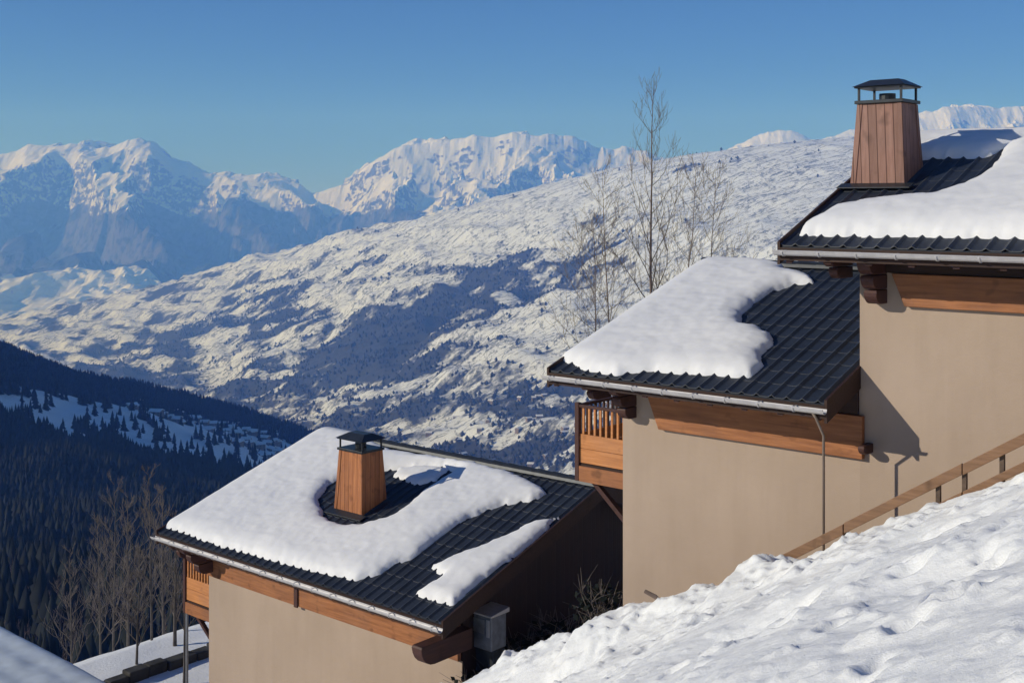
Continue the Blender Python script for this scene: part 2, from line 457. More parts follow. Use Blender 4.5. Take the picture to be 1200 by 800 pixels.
def scatter_trees(name, label, pts, mat, kind='cone', sides=6):
    """many small trees as one mesh: pts rows x,y,z,height"""
    V = []; Fc = []; b = 0
    pts = np.array(pts); n = len(pts)
    tiers = [(0.05, 0.24, 0.34), (0.18, 0.20, 0.48), (0.33, 0.165, 0.64), (0.50, 0.12, 0.82), (0.68, 0.075, 1.0)] if kind == 'cone' else [(0.0, 0.30, 0.75), (0.35, 0.42, 1.0)]
    for (z0, r, z1) in tiers:
        ang = nprng.rand(n)[:, None] * 6.28 + np.arange(sides)[None] * 2 * np.pi / sides
        rad = r * pts[:, 3:4] * (0.75 + 0.5 * nprng.rand(n, sides)) * (np.where(np.arange(sides) % 2, .55, 1.15)[None] if kind == 'cone' else 1)
        ring = np.stack([pts[:, 0:1] + np.cos(ang) * rad, pts[:, 1:2] + np.sin(ang) * rad,
                         pts[:, 2:3] + pts[:, 3:4] * (z0 + 0.06 * (nprng.rand(n, sides) - 0.5))], -1)
        tip = np.stack([pts[:, 0], pts[:, 1], pts[:, 2] + pts[:, 3] * z1], -1)[:, None]
        blk = np.concatenate([ring, tip], 1)
        V.append(blk.reshape(-1, 3))
        base = b + np.arange(n)[:, None, None] * (sides + 1)
        k = np.arange(sides)
        tri = np.stack([k, (k + 1) % sides, k * 0 + sides], -1)[None] + base
        Fc.append(tri.reshape(-1, 3)); b += n * (sides + 1)
    v = np.concatenate(V); q = np.concatenate(Fc)
    me = bpy.data.meshes.new(name)
    me.vertices.add(len(v)); me.vertices.foreach_set('co', v.astype(np.float32).ravel())
    me.loops.add(q.size); me.loops.foreach_set('vertex_index', q.ravel().astype(np.int32))
    me.polygons.add(len(q)); me.polygons.foreach_set('loop_start', np.arange(0, q.size, 3, dtype=np.int32))
    me.update(calc_edges=True); me.materials.append(mat)
    o = bpy.data.objects.new(name, me); scene.collection.objects.link(o)
    return setp(o, label, kind="stuff")

def sampler(gx, gy, Z):
    x0, y0 = gx[0, 0], gy[0, 0]; dx = gx[0, 1] - gx[0, 0]; dy = gy[1, 0] - gy[0, 0]
    def f(x, y):
        i = np.clip((x - x0) / dx, 0, Z.shape[1] - 1.001); j = np.clip((y - y0) / dy, 0, Z.shape[0] - 1.001)
        i0 = i.astype(int); j0 = j.astype(int); a = i - i0; b = j - j0
        return (Z[j0, i0] * (1 - a) + Z[j0, i0 + 1] * a) * (1 - b) + (Z[j0 + 1, i0] * (1 - a) + Z[j0 + 1, i0 + 1] * a) * b
    return f
hB = sampler(gx, gy, zb); wB = sampler(gx, gy, wood)
N = 90000
t = 1900 + 4600 * nprng.rand(N) ** 1.2; px = -40 + 1130 * nprng.rand(N)
x = (px - 600) / 1400 * t; y = t
w = wB(x, y) + 0.28 * perlin(x / 45, y / 30) + 0.1
keep = nprng.rand(N) < sstep(0.35, 0.75, w) * 0.42 + 0.001
x = x[keep]; y = y[keep]
pts = np.stack([x, y, hB(x, y) - 1.0, 7 + 9 * nprng.rand(len(x))], -1)
scatter_trees("hillside_woods", "small bare woods and tree lines scattered over the sunny hillside", pts, M['woodland'], 'round', 5)

# --- shaded forest hill on the near left
cpA = [P(-260, 385, 1200), P(-120, 415, 1250), P(0, 447, 1300), P(50, 462, 1350), P(100, 474, 1450), P(150, 484, 1550), P(200, 494, 1650), P(260, 498, 1800), P(330, 502, 2050), P(400, 516, 2300),
       P(0, 500, 1080), P(80, 490, 1250), P(0, 560, 800), P(0, 650, 520), P(0, 720, 330), P(100, 520, 1100), P(150, 600, 720), P(150, 680, 450), P(200, 740, 290),
       P(200, 500, 1480), P(260, 520, 1500), P(250, 600, 850), P(300, 540, 1500), P(350, 650, 700), P(330, 560, 1400), P(450, 620, 1500), P(450, 560, 2200),
       P(700, 660, 1200), P(700, 640, 1700), P(600, 780, 500), P(900, 700, 700), P(1200, 720, 500),
       (-60, 60, -62), (60, 90, -66), (0, 0, -52), (-150, 30, -90), (150, 0, -50), (200, 200, -90), (-300, 150, -140), (0, -200, -50),
       (-560, 700, -220), (-1150, 1450, 40), (-1050, 900, 120), (-800, 400, 0), (-1700, 1500, 330), (-1700, 700, 330), (-2400, 1500, 520), (-1300, 2100, -150), (-1000, 2500, -420),  # includes high ground out of view on the left, added to shade this slope
       (-600, 2400, -520), (-2200, 2400, 60), (-1700, 3000, -420), (-300, 2700, -640), (300, 2400, -700), (900, 1900, -600), (900, 900, -330)]
gx, gy = np.meshgrid(np.arange(-2500, 1400, 9.0), np.arange(-250, 3000, 9.0))
za = rbf(cpA, gx, gy, 500.0)
R_ = np.hypot(gx, gy); fade = sstep(60, 400, R_)
za = za + fade * (14 * fbm(gx / 180, gy / 180, 5) + 4 * fbm(gx / 40, gy / 40, 3))
cutn = sstep(95, 45, R_); za = np.minimum(za, za * (1 - cutn) + cutn * -48)
za = np.maximum(za, -1090)
forest = 0.30 + 0.55 * fbm(gx / 260 + 5, gy / 260, 4)
def lineband(x0, y0, x1, y1, w):
    dx, dy = x1 - x0, y1 - y0; L2 = dx * dx + dy * dy
    tt = np.clip(((gx - x0) * dx + (gy - y0) * dy) / L2, 0, 1)
    return np.exp(-(((gx - x0 - tt * dx) ** 2 + (gy - y0 - tt * dy) ** 2) / (w * w)))
def PX(px, t): return (px - 600) / 1400 * t, t
a1 = PX(0, 1140); a2 = PX(90, 1330); a3 = PX(180, 1500); a4 = PX(330, 1750); a5 = PX(290, 1350)
clear = np.maximum.reduce([lineband(*a1, *a2, 26), lineband(*a2, *a3, 34), lineband(*a3, *a4, 80), lineband(*a4, *a5, 110)])
clear = np.clip(clear * (1 + 1.2 * fbm(gx / 70, gy / 70, 4)), 0, 1)
low = 1 - sstep(900, 1150, gy)
forest = forest + 0.6 * low - 1.5 * clear + 0.35 * sstep(1350, 1500, gy + 0.4 * (gx + 550)) * (1 - clear) + 0.15
forest = forest + 0.5 * sstep(-560, -900, gx)
M['shade_hill'] = mat_terrain("shaded_hill", (0.78, 0.79, 0.80), (0.03, 0.035, 0.03), ns=0.012, bump=2)
oA = grid_object("forested_hill", gx, gy, za, M['shade_hill'], {'cover': np.clip(forest, 0, 1)})
setp(oA, "shaded near hillside with snowy clearings above dark forest", kind="structure")
hA = sampler(gx, gy, za); fA = sampler(gx, gy, forest)
N = 60000
t = 90 + 2100 * nprng.rand(N) ** 0.8; px = -120 + 640 * nprng.rand(N)
x = (px - 600) / 1400 * t; y = t
keep = (nprng.rand(N) < .025 + sstep(0.22, 0.6, fA(x, y) + 0.2 * perlin(x / 60, y / 60))) & (nprng.rand(N) < np.clip(t / 900, 0.10, 1))
x = x[keep]; y = y[keep]
pts = np.stack([x, y, hA(x, y) - 1.0, 11 + 11 * nprng.rand(len(x))], -1)
scatter_trees("conifer_forest", "dense dark conifer forest covering the shaded slope", pts, M['conifer'], 'cone', 8)
# leafless wood just below the terrace
N = 5200
t = 70 + 420 * nprng.rand(N); px = -60 + 420 * nprng.rand(N)
x = (px - 600) / 1400 * t; y = t
BARE = [(a, b, c) for a, b, c in zip(x, y, hA(x, y))]

# ================================================================== NEAR GROUND
edge_px = [(1200, 540), (1090, 580), (1020, 603), (930, 654), (874, 656), (860, 679), (800, 697), (760, 706), (735, 708), (704, 715), (690, 738), (640, 750), (600, 767), (560, 790), (545, 800)]
ed = []
for px, py in edge_px:
    dx, dy, dz = ray(px, py); tt = 15.25 / dy
    ed.append((-dx * tt, dz * tt))
ed = [(-30, 13.5), (0.0, -0.65)] + ed + [(ed[-1][0] + 6, ed[-1][1] - 3.3), (22.5, -12.9), (24, -13.3), (32.0, -13.35), (33.5, -13.9), (45, -20), (80, -40), (140, -75)]
eds = np.array([e[0] for e in ed]); edz = np.array([e[1] for e in ed])
def ground(s, Y):
    s = np.asarray(s, float); Y = np.asarray(Y, float)
    ze = np.interp(s, eds, edz)
    sm = np.interp(s, [-30, 0, 4.8, 13.6, 22.5, 24, 32, 33.5, 45, 80, 140], [13.5, -0.75, -3.25, -8.5, -12.9, -13.3, -13.35, -13.9, -20, -40, -75])
    k = sstep(13.6, 15.0, Y)
    z = sm * (1 - k) + ze * k
    bank = 1 - sstep(22, 24, s)
    z = z - 0.069 * np.clip(15.2 - Y, -2, 60) * bank
    z = z - 1.3 * sstep(15.45, 16.6, Y) * bank
    z = z - 0.05 * np.clip(Y - 18, 0, 30) * bank * 0.3
    return z
def lumps(s, Y):
    bank = 1 - sstep(22, 24, s)
    a = 0.11 * fbm(s / 1.9, Y / 1.9, 3, 0.5) + 0.014 * fbm(s / 0.30, Y / 0.30, 4, 0.65) + .085 * np.clip(fbm(s / .36 + 8, Y / .42, 4, .6) - .10, 0, 1)
    lump = np.clip(fbm(s / 0.9 + 40, Y / 0.9, 4, 0.6) - 0.05, 0, 1) * 0.26 * sstep(12.2, 14.6, Y) * (1 - sstep(15.3, 16, Y)) - 0.17 * sstep(13.4, 15.0, Y) * (1 - sstep(6.6, 8.6, s)) - .05 * sstep(14, 15, Y)
    return (a + lump) * (0.35 + 0.65 * bank)
st = (nprng.rand(210, 2) * [15, 11] + [0.5, 4.3])
def dents(s, Y):
    z = s * 0
    for i_, (a, b) in enumerate(st):
        w_ = .06 + .10 * ((i_ * 37) % 11) / 11 * ((i_ * 53) % 7) / 7 + .02
        r2 = ((s - a + .05 * fbm(s * 6, Y * 6, 2)) / w_) ** 2 + ((Y - b) / (w_ * (1 + .6 * ((i_ * 29) % 5) / 5))) ** 2
        z = z - (.9 * w_) * np.exp(-r2 ** 1.3) + 0.02 * np.exp(-((np.sqrt(r2) - 1.7) / 0.5) ** 2)
    # ploughed hollows
    for (a, b, w, dpt) in ((5.0, 13.0, 0.9, 0.3), (6.2, 11.2, 0.7, 0.2), (9.0, 12.5, 0.6, 0.2), (3.6, 10.0, 0.8, 0.22), (11.0, 13.6, 0.5, 0.2)):
        z = z - dpt * np.exp(-(((s - a) / w) ** 2 + ((Y - b) / (0.6 * w)) ** 2))
    return z
def nonuni(parts):
    r = []
    for a, b, n in parts: r += list(np.linspace(a, b, n, endpoint=False))
    return np.array(r + [parts[-1][1]])
gs = nonuni([(-30, -2, 30), (-2, 0.5, 16), (0.5, 16, 360), (16, 24, 60), (24, 34, 60), (34, 110, 60)])
gyv = nonuni([(-40, 0, 20), (0, 4, 20), (4, 11, 190), (11, 16.8, 180), (16.8, 30, 50), (30, 90, 50)])
S_, Y_ = np.meshgrid(gs, gyv)
Zg = ground(S_, Y_) + lumps(S_, Y_) + np.where((S_ < 16.5) & (S_ > 0) & (Y_ < 16.5) & (Y_ > 3.5), dents(S_, Y_), 0)
og = grid_object("snow_ground", -S_, Y_, Zg, M['bank_snow'], loc=((0, 0, 0), ROTZ))
setp(og, "sloping trampled snow bank in front of the chalets", kind="structure")
# the sheet runs along -X so flip its faces upward
og.data.flip_normals()

# ================================================================== CHALETS
YW = 17.1; YE = 16.0

def roof_z(h, Y):      # top of roof deck
    return h['ze'] + h['tan'] * ((h['yr'] - h['ye']) - abs(Y - h['yr']))

def tile_sheet(mb, h, x0, x1, front=True):
    half = h['yr'] - h['ye']; course = 0.40; rib = 0.25
    xs = np.arange(x0, x1 + 0.001, rib / 10)
    vs = []; 
    n = int(math.ceil(half / course)); 
    for i in range(n):
        a = i * course; b = min((i + 1) * course, half)
        vs += [(a, 0.012), (a + 0.002, 0.012), (b - 0.001, 0.008)]
        vs[-3] = (a, -0.002 if i == 0 else 0.008)
    rows = []
    for (d, e) in vs:
        row = []
        for x in xs:
            w = 0.5 + 0.5 * math.cos(2 * math.pi * (x - x0) / rib)
            hh = 0.010 + e + 0.036 * w ** 5
            Y = h['ye'] + d if front else 2 * h['yr'] - h['ye'] - d
            row.append((x, Y, h['ze'] + h['tan'] * d + hh))
        rows.append(row)
    nx = len(xs); fl = [p for r in rows for p in r]
    fs = [(j * nx + i, j * nx + i + 1, (j + 1) * nx + i + 1, (j + 1) * nx + i) for j in range(len(rows) - 1) for i in range(nx - 1)]
    if not front: fs = [tuple(reversed(f)) for f in fs]
    mb.add(fl, fs)

def add_roof(root, h):
    x0, x1, ye, yr, ze, tn = h['x0'], h['x1'], h['ye'], h['yr'], h['ze'], h['tan']
    yb = 2 * yr - ye; zr = ze + tn * (yr - ye); th = 0.12
    mb = MB()
    mb.prism([(ye, ze), (yr, zr), (yb, ze), (yb, ze - th), (yr, zr - th), (ye, ze - th)], x0, x1)
    o1 = mb.build("roof", [M['tile']], root)
    ts = MB(); tile_sheet(ts, h, x0 - 0.02, x1 + 0.02, True); tile_sheet(ts, h, x0 - 0.02, x1 + 0.02, False)
    ts.build("tiles", [M['tile']], root, smooth=False, parent=o1)
    # ridge cap
    mb = MB(); n = int((x1 - x0) / 0.45) + 1; L = (x1 - x0) / n
    for i in range(n):
        a = x0 + i * L; pr = [(yr + 0.15 * math.cos(k), zr + 0.02 + 0.13 * math.sin(k)) for k in np.linspace(0, math.pi, 7)]
        pr2 = [(yr + (y - yr) * 0.86, zr + 0.02 + (z - zr - 0.02) * 0.86) for y, z in pr]
        b = len(pr)
        mb.add([(a, y, z) for y, z in pr] + [(a + L * 1.04, y, z) for y, z in pr2],
               [(k, k + 1, b + k + 1, b + k) for k in range(b - 1)] + [tuple(range(b)), tuple(range(b, 2 * b))])
    mb.build("ridge_cap", [M['dark_metal'] if h.get('cap') is None else h['cap']], root, parent=o1)
    # verge boards
    for xa, xb in ((x0 - 0.045, x0 - 0.003), (x1 + 0.003, x1 + 0.045)):
        if h.get('no_right') and xb > x1: continue
        mb = MB(); up = 0.075; dn = 0.26
        mb.prism([(ye - 0.03, ze + up), (yr, zr + up), (yb + 0.03, ze + up), (yb + 0.03, ze - dn), (yr, zr - dn), (ye - 0.03, ze - dn)], xa, xb)
        mb.build("verge_board", [M['dark_wood']], root, parent=o1)
    # eave fascia, soffit boards and rafters
    mb = MB(); mb.box(x0, x1, ye - 0.03, ye - 0.002, ze - 0.20, ze - 0.01)
    mb.build("fascia", [M['dark_wood']], root, parent=o1)
    n = max(3, int((x1 - x0) / 0.62))
    for i in range(n + 1):
        xc = x0 + 0.12 + (x1 - x0 - 0.24) * i / n
        mb = MB(); ya, yb2 = ye + 0.02, YW - 0.02
        za_, zb_ = ze - th - 0.004 + tn * (ya - ye), ze - th - 0.004 + tn * (yb2 - ye)
        mb.hexa([(xc - .045, ya, za_ - .12), (xc + .045, ya, za_ - .12), (xc + .045, yb2, zb_ - .12), (xc - .045, yb2, zb_ - .12),
                 (xc - .045, ya, za_), (xc + .045, ya, za_), (xc + .045, yb2, zb_), (xc - .045, yb2, zb_)])
        mb.build("rafter", [M['corbel']], root, parent=o1)
    # half-round gutter with brackets
    yg = ye - 0.105; zg = ze - 0.055; r = 0.070
    mb = MB(); k = np.linspace(math.pi, 2 * math.pi, 9)
    outer = [(yg + r * math.cos(a), zg + r * math.sin(a)) for a in k]; inner = [(yg + (r - .008) * math.cos(a), zg + (r - .008) * math.sin(a)) for a in k]
    mb.prism(outer + inner[::-1], x0 - 0.05, x1 + 0.05)
    mb.tube([(x0 - .05, yg - r, zg), (x1 + .05, yg - r, zg)], 0.013, 6)
    for i in range(int((x1 - x0) / 0.57) + 1):
        xc = x0 + 0.1 + i * 0.57
        if xc > x1: break
        mb.box(xc - .012, xc + .012, yg - r - .006, yg + r + .03, zg + 0.004, zg + 0.012)
        pr = [(yg + (r + .012) * math.cos(a), zg + (r + .012) * math.sin(a)) for a in k]
        mb.prism(pr + [(yg + (r + .001) * math.cos(a), zg + (r + .001) * math.sin(a)) for a in k[::-1]], xc - .012, xc + .012)
    mb.build("gutter", [M['zinc']], root, parent=o1)
    return o1

def add_wall(root, h, xl, xr, zb, yback=None, name="wall"):
    yb = yback or (2 * h['yr'] - YW); o_ = 0.125
    tz = lambda Y: roof_z(h, Y) - o_
    mb = MB()
    mb.prism([(YW, zb), (YW, tz(YW)), (h['yr'], tz(h['yr'])), (yb, tz(yb)), (yb, zb)], xl, xr)
    return mb.build(name, [M['wall']], root)

def corbel(root, x, z, n=2, out=0.85, w=0.16, hh=0.2, step=0.28, wallY=YW, mat='corbel'):
    """stack of projecting beam ends with rounded noses, longest on top"""
    for i in range(n):
        L = out - step * i; zt = z - i * (hh + 0.012)
        pr = [(wallY + 0.05, zt), (wallY - L + 0.02, zt), (wallY - L, zt - 0.04)]
        for a in np.linspace(0, math.pi / 2, 6):
            pr.append((wallY - L + hh * 0.9 * (1 - math.cos(a)), zt - 0.04 - (hh - 0.04) * math.sin(a)))
        pr.append((wallY + 0.05, zt - hh))
        mb = MB(); mb.prism(pr, x - w / 2, x + w / 2)
        mb.build("beam_end", [M[mat]], root, bevel=0.012)

def chimney(root, xa, xb, ya, yb, zbase_front, zbase_back, ztop, wood, capw=0.12):
    """slightly tapered boarded stack between xa..xb, ya..yb"""
    tp = 0.085
    mb = MB()
    mb.hexa([(xa, ya, zbase_front - .05), (xb, ya, zbase_front - .05), (xb, yb, zbase_front - .05), (xa, yb, zbase_front - .05),
             (xa + tp, ya + tp, ztop), (xb - tp, ya + tp, ztop), (xb - tp, yb - tp, ztop), (xa + tp, yb - tp, ztop)])
    body = mb.build("chimney", [wood], root, bevel=0.006)
    H = ztop - zbase_front + .05
    for (cx, sx) in ((xa, 1), (xb, -1)):
        for (cy, sy) in ((ya, 1), (yb, -1)):
            mb = MB(); g = 0.014; w = 0.075
            def ring(z):
                k = tp * (z - zbase_front + .05) / H
                x = cx + sx * k; y = cy + sy * k
                xs = sorted((x - sx * g, x + sx * w)); ys = sorted((y - sy * g, y + sy * w))
                return [(xs[0], ys[0], z), (xs[1], ys[0], z), (xs[1], ys[1], z), (xs[0], ys[1], z)]
            mb.hexa(ring(zbase_front + .02) + ring(ztop - .005))
            mb.build("corner_trim", [wood], root, parent=body, bevel=0.005)
    mb = MB(); e = 0.05
    mb.box(xa - e, xb + e, ya - e - .02, yb + e, zbase_front - .10, zbase_front + .035)
    mb.hexa([(xa - .16, ya - .2, zbase_front - .03), (xb + .16, ya - .2, zbase_front - .03), (xb + .16, ya, zbase_front + .03), (xa - .16, ya, zbase_front + .03),
             (xa - .16, ya - .2, zbase_front - .01), (xb + .16, ya - .2, zbase_front - .01), (xb + .16, ya - .001, zbase_front + .06), (xa - .16, ya - .001, zbase_front + .06)])
    mb.build("flashing", [M['dark_metal']], root, parent=body, bevel=0.006)
    mb = MB(); e = 0.045
    mb.box(xa + tp - e, xb - tp + e, ya + tp - e, yb - tp + e, ztop + 0.002, ztop + 0.055)
    mb.build("collar", [M['dark_metal']], root, parent=body, bevel=0.006)
    gap = 0.20
    for cx in (xa + tp + .01, xb - tp - .01):
        for cy in (ya + tp + .01, yb - tp - .01):
            mb = MB(); mb.box(cx - .016, cx + .016, cy - .016, cy + .016, ztop + .055, ztop + .055 + gap)
            mb.build("cap_post", [M['dark_metal']], root, parent=body)
    mb = MB(); zc = ztop + .055 + gap; e = 0.05; k = 0.2
    mb.box(xa + tp - e, xb - tp + e, ya + tp - e, yb - tp + e, zc, zc + 0.02)
    mb.hexa([(xa + tp - e - .03, ya + tp - e - .03, zc + .022), (xb - tp + e + .03, ya + tp - e - .03, zc + .022), (xb - tp + e + .03, yb - tp + e + .03, zc + .022), (xa + tp - e - .03, yb - tp + e + .03, zc + .022),
             (xa + tp + k * .6, ya + tp + k * .9, zc + .14), (xb - tp - k * .6, ya + tp + k * .9, zc + .14), (xb - tp - k * .6, yb - tp - k * .9, zc + .14), (xa + tp + k * .6, yb - tp - k * .9, zc + .14)])
    mb.build("cap", [M['dark_metal']], root, parent=body, bevel=0.008)
    mb = MB(); c = ((xa + xb) / 2, (ya + yb) / 2)
    mb.tube([(c[0], c[1], ztop + .04), (c[0], c[1], ztop + .17)], 0.13, 14)
    mb.build("flue_pipe", [M['dark_metal']], root, parent=body)
    return body

def balcony(root, xout, xin, y0, y1, ztop, zslat, zfloor, post_down=None):
    """balcony on the valley side: end railing seen from the front, long railing along y"""
    t = MB(); t.box(xout, xin, y0, y1, zfloor - 0.05, zfloor + 0.02)
    bal = t.build("balcony", [M['dark_wood']], root)
    for k in range(3):
        yy = y0 + 0.02 + k * (y1 - y0 - .2) / 2
        m = MB(); m.box(xout + .03, xin + .02, yy, yy + .14, zfloor - 0.22, zfloor - 0.053)
        m.build("joist", [M['corbel']], root, parent=bal, bevel=.008)
    m = MB(); m.box(xout - .02, xin, y0 - .03, y0 + .04, ztop - .05, ztop); m.box(xout - .03, xout + .04, y0 + .042, y1, ztop - .05, ztop)
    m.build("handrail", [M['corbel']], root, parent=bal, bevel=.006)
    m = MB(); hz = (zslat - zfloor - .03) / 2
    for k in range(2):
        z0 = zfloor + .03 + k * hz
        m.box(xout + .03, xin - .01, y0, y0 + .028, z0 + .004, z0 + hz - .004)
        m.box(xout, xout + .028, y0 + .05, y1, z0 + .004, z0 + hz - .004)
    m.build("board_panel", [M['rail_board']], root, parent=bal, bevel=.004)
    nb = int((xin - xout) / .115)
    for k in range(1, nb):
        xx = xout + (xin - xout) * k / nb
        m = MB(); m.box(xx - .02, xx + .02, y0 + .0, y0 + .028, zslat, ztop - .052)
        m.build("baluster", [M['rail_board']], root, parent=bal)
    nb = int((y1 - y0) / .13)
    for k in range(1, nb):
        yy = y0 + (y1 - y0) * k / nb
        m = MB(); m.box(xout, xout + .028, yy - .02, yy + .02, zslat, ztop - .052)
        m.build("baluster", [M['corbel']], root, parent=bal)
    m = MB(); m.box(xout + .052, xin - .005, y0 - .035, y0 - .006, zfloor - .30, zfloor - .02)
    m.build("edge_board", [M['beam']], root, parent=bal, bevel=.004)
    m = MB(); m.box(xout - .04, xout + .05, y0 - .04, y0 + .05, zfloor - .3, ztop + .03)
    m.build("post", [M['corbel']], root, parent=bal, bevel=.008)
    # diagonal brace down to the wall
    for yy in (y0 + .05, y1 - .3):
        m = MB(); m.tube([(xout + .18, yy + .07, zfloor - .2), (xin + .03, yy + .07, zfloor - 1.05)], .065, 4)
        m.build("brace", [M['corbel']], root, parent=bal)
    if post_down is not None:
        m = MB(); m.tube([(xout + .05, y0 + .02, zfloor - .3), (xout + .05, y0 + .02, post_down)], .035, 8)
        m.build("support_post", [M['pole_metal']], root, parent=bal)
    return bal

T18 = 0.331
# ---- lower chalet
H1 = dict(x0=-24.83, x1=-15.47, ye=YE, yr=20.98, ze=-7.86, tan=T18)
r1 = Root("chalet", (-20.0, 21.0, -14.0), "lowest chalet, beige wall under a dark tiled roof with an orange chimney ringed by snow", "house")
add_roof(r1, H1)
add_wall(r1, H1, -24.36, -16.05, -14.5)
tz = lambda Y: roof_z(H1, Y) - 0.13
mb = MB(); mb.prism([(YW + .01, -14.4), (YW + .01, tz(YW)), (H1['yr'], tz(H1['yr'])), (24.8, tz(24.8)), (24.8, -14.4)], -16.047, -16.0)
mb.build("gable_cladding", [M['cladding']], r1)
mb = MB(); mb.box(-24.30, -16.02, YW - .10, YW - .003, -8.98, -8.28); mb.build("wall_beam", [M['beam']], r1, bevel=.012)
mb = MB(); mb.box(-20.99, -20.87, YW - .14, YW - .102, -9.0, -8.3); mb.build("beam_joint_plate", [M['corbel']], r1, bevel=.006)
corbel(r1, -24.15, -8.05, 3, 0.95, .2, .26, .22)
corbel(r1, -24.62, -8.05, 2, 0.95, .14, .24, .25)
corbel(r1, -15.9, -8.30, 1, 1.35, .26, .40, .62)
mb = MB(); mb.box(-16.2, -15.98, YW - .02, YW + .0, -14.4, -8.99); mb.build("corner_board", [M['wall']], r1)
chimney(r1, -21.05, -20.12, 18.2, 18.98, roof_z(H1, 18.2) + .02, None, roof_z(H1, 18.2) + 1.42, M['chimney_wood'])
balcony(r1, -25.65, -24.365, YW + .2, YW + 5.0, -8.55, -9.35, -9.95, post_down=-13.4)
mb = MB(); mb.box(-19.75, -19.45, YW - .16, YW - .003, -11.06, -10.94); mb.build("wall_light", [M['dark_metal']], r1, bevel=.01)

# ---- middle chalet
H2 = dict(x0=-12.90, x1=-7.81, ye=YE, yr=20.98, ze=-2.93, tan=T18, no_right=False)
r2 = Root("chalet", (-10.0, 21.0, -8.0), "middle chalet with a snow-capped roof and side balcony, joined to the taller one", "house")
add_roof(r2, H2)
add_wall(r2, H2, -12.15, -7.781, -11.0)
mb = MB(); mb.box(-11.62, -7.70, YW - .10, YW - .003, -3.87, -3.22)
mb.v[0] = (-11.35, mb.v[0][1], mb.v[0][2]); mb.v[3] = (-11.35, mb.v[3][1], mb.v[3][2])
mb.build("wall_beam", [M['beam']], r2, bevel=.012)
mb = MB(); mb.box(-12.13, -7.785, YW - .06, YW - .004, -3.215, -2.72); mb.build("eave_board", [M['dark_wood']], r2, bevel=.008)
corbel(r2, -11.95, -3.12, 3, .62, .18, .2, .14)
corbel(r2, -12.5, -3.1, 2, .7, .14, .17, .2)
corbel(r2, -7.62, -3.62, 1, .32, .10, .14, .1, mat='corbel')
balcony(r2, -13.30, -12.155, YW + .2, YW + 6.0, -3.69, -4.22, -4.78)
mb = MB()
mb.tube([(-7.95, 15.9, -3.05), (-7.93, 15.95, -3.12), (-7.93, 16.2, -3.42), (-7.93, 16.2, -7.6)], .021, 8)
mb.build("downpipe", [M['pipe']], r2, smooth=True)

# ---- upper chalet
H3 = dict(x0=-8.51, x1=2.2, ye=YE, yr=20.35, ze=-0.67, tan=0.402)
r3 = Root("chalet", (-3.0, 20.5, -6.0), "highest chalet on the right with a tall brown chimney and thick roof snow", "house")
add_roof(r3, H3)
add_wall(r3, H3, -7.78, 1.6, -9.0)
mb = MB(); mb.box(-7.25, 1.5, YW - .10, YW - .003, -1.54, -1.06)
mb.v[0] = (-7.05, mb.v[0][1], mb.v[0][2]); mb.v[3] = (-7.05, mb.v[3][1], mb.v[3][2])
mb.build("wall_beam", [M['beam']], r3, bevel=.012)
mb = MB(); mb.box(-7.75, 1.5, YW - .06, YW - .004, -1.055, -0.40); mb.build("eave_board", [M['dark_wood']], r3, bevel=.008)
corbel(r3, -7.45, -.86, 3, .62, .20, .21, .12)
corbel(r3, -7.98, -.80, 2, .7, .14, .17, .2)
chimney(r3, -8.42, -7.53, 18.17, 18.95, roof_z(H3, 18.17) + .03, None, roof_z(H3, 18.17) + 1.36, M['chimney_brown'])

# ================================================================== ROOF SNOW
def sdist(poly, X, Y):
    p = np.array(poly); n = len(p); d2 = np.full(X.shape, 1e9); inside = np.zeros(X.shape, bool)
    for i in range(n):
        ax, ay = p[i]; bx_, by_ = p[(i + 1) % n]
        ex, ey = bx_ - ax, by_ - ay
        t_ = np.clip(((X - ax) * ex + (Y - ay) * ey) / (ex * ex + ey * ey + 1e-12), 0, 1)
        d2 = np.minimum(d2, (X - ax - t_ * ex) ** 2 + (Y - ay - t_ * ey) ** 2)
        c = ((ay > Y) != (by_ > Y)) & (X < (bx_ - ax) * (Y - ay) / (by_ - ay + 1e-12) + ax)
        inside ^= c
    return np.where(inside, 1, -1) * np.sqrt(d2)

def unproj(h, px, py, off=0.05):
    dx, dy, dz = ray(px, py)
    t_ = (h['ze'] + off - h['tan'] * h['ye']) / (dz - h['tan'] * dy)
    return (dx * t_, dy * t_)

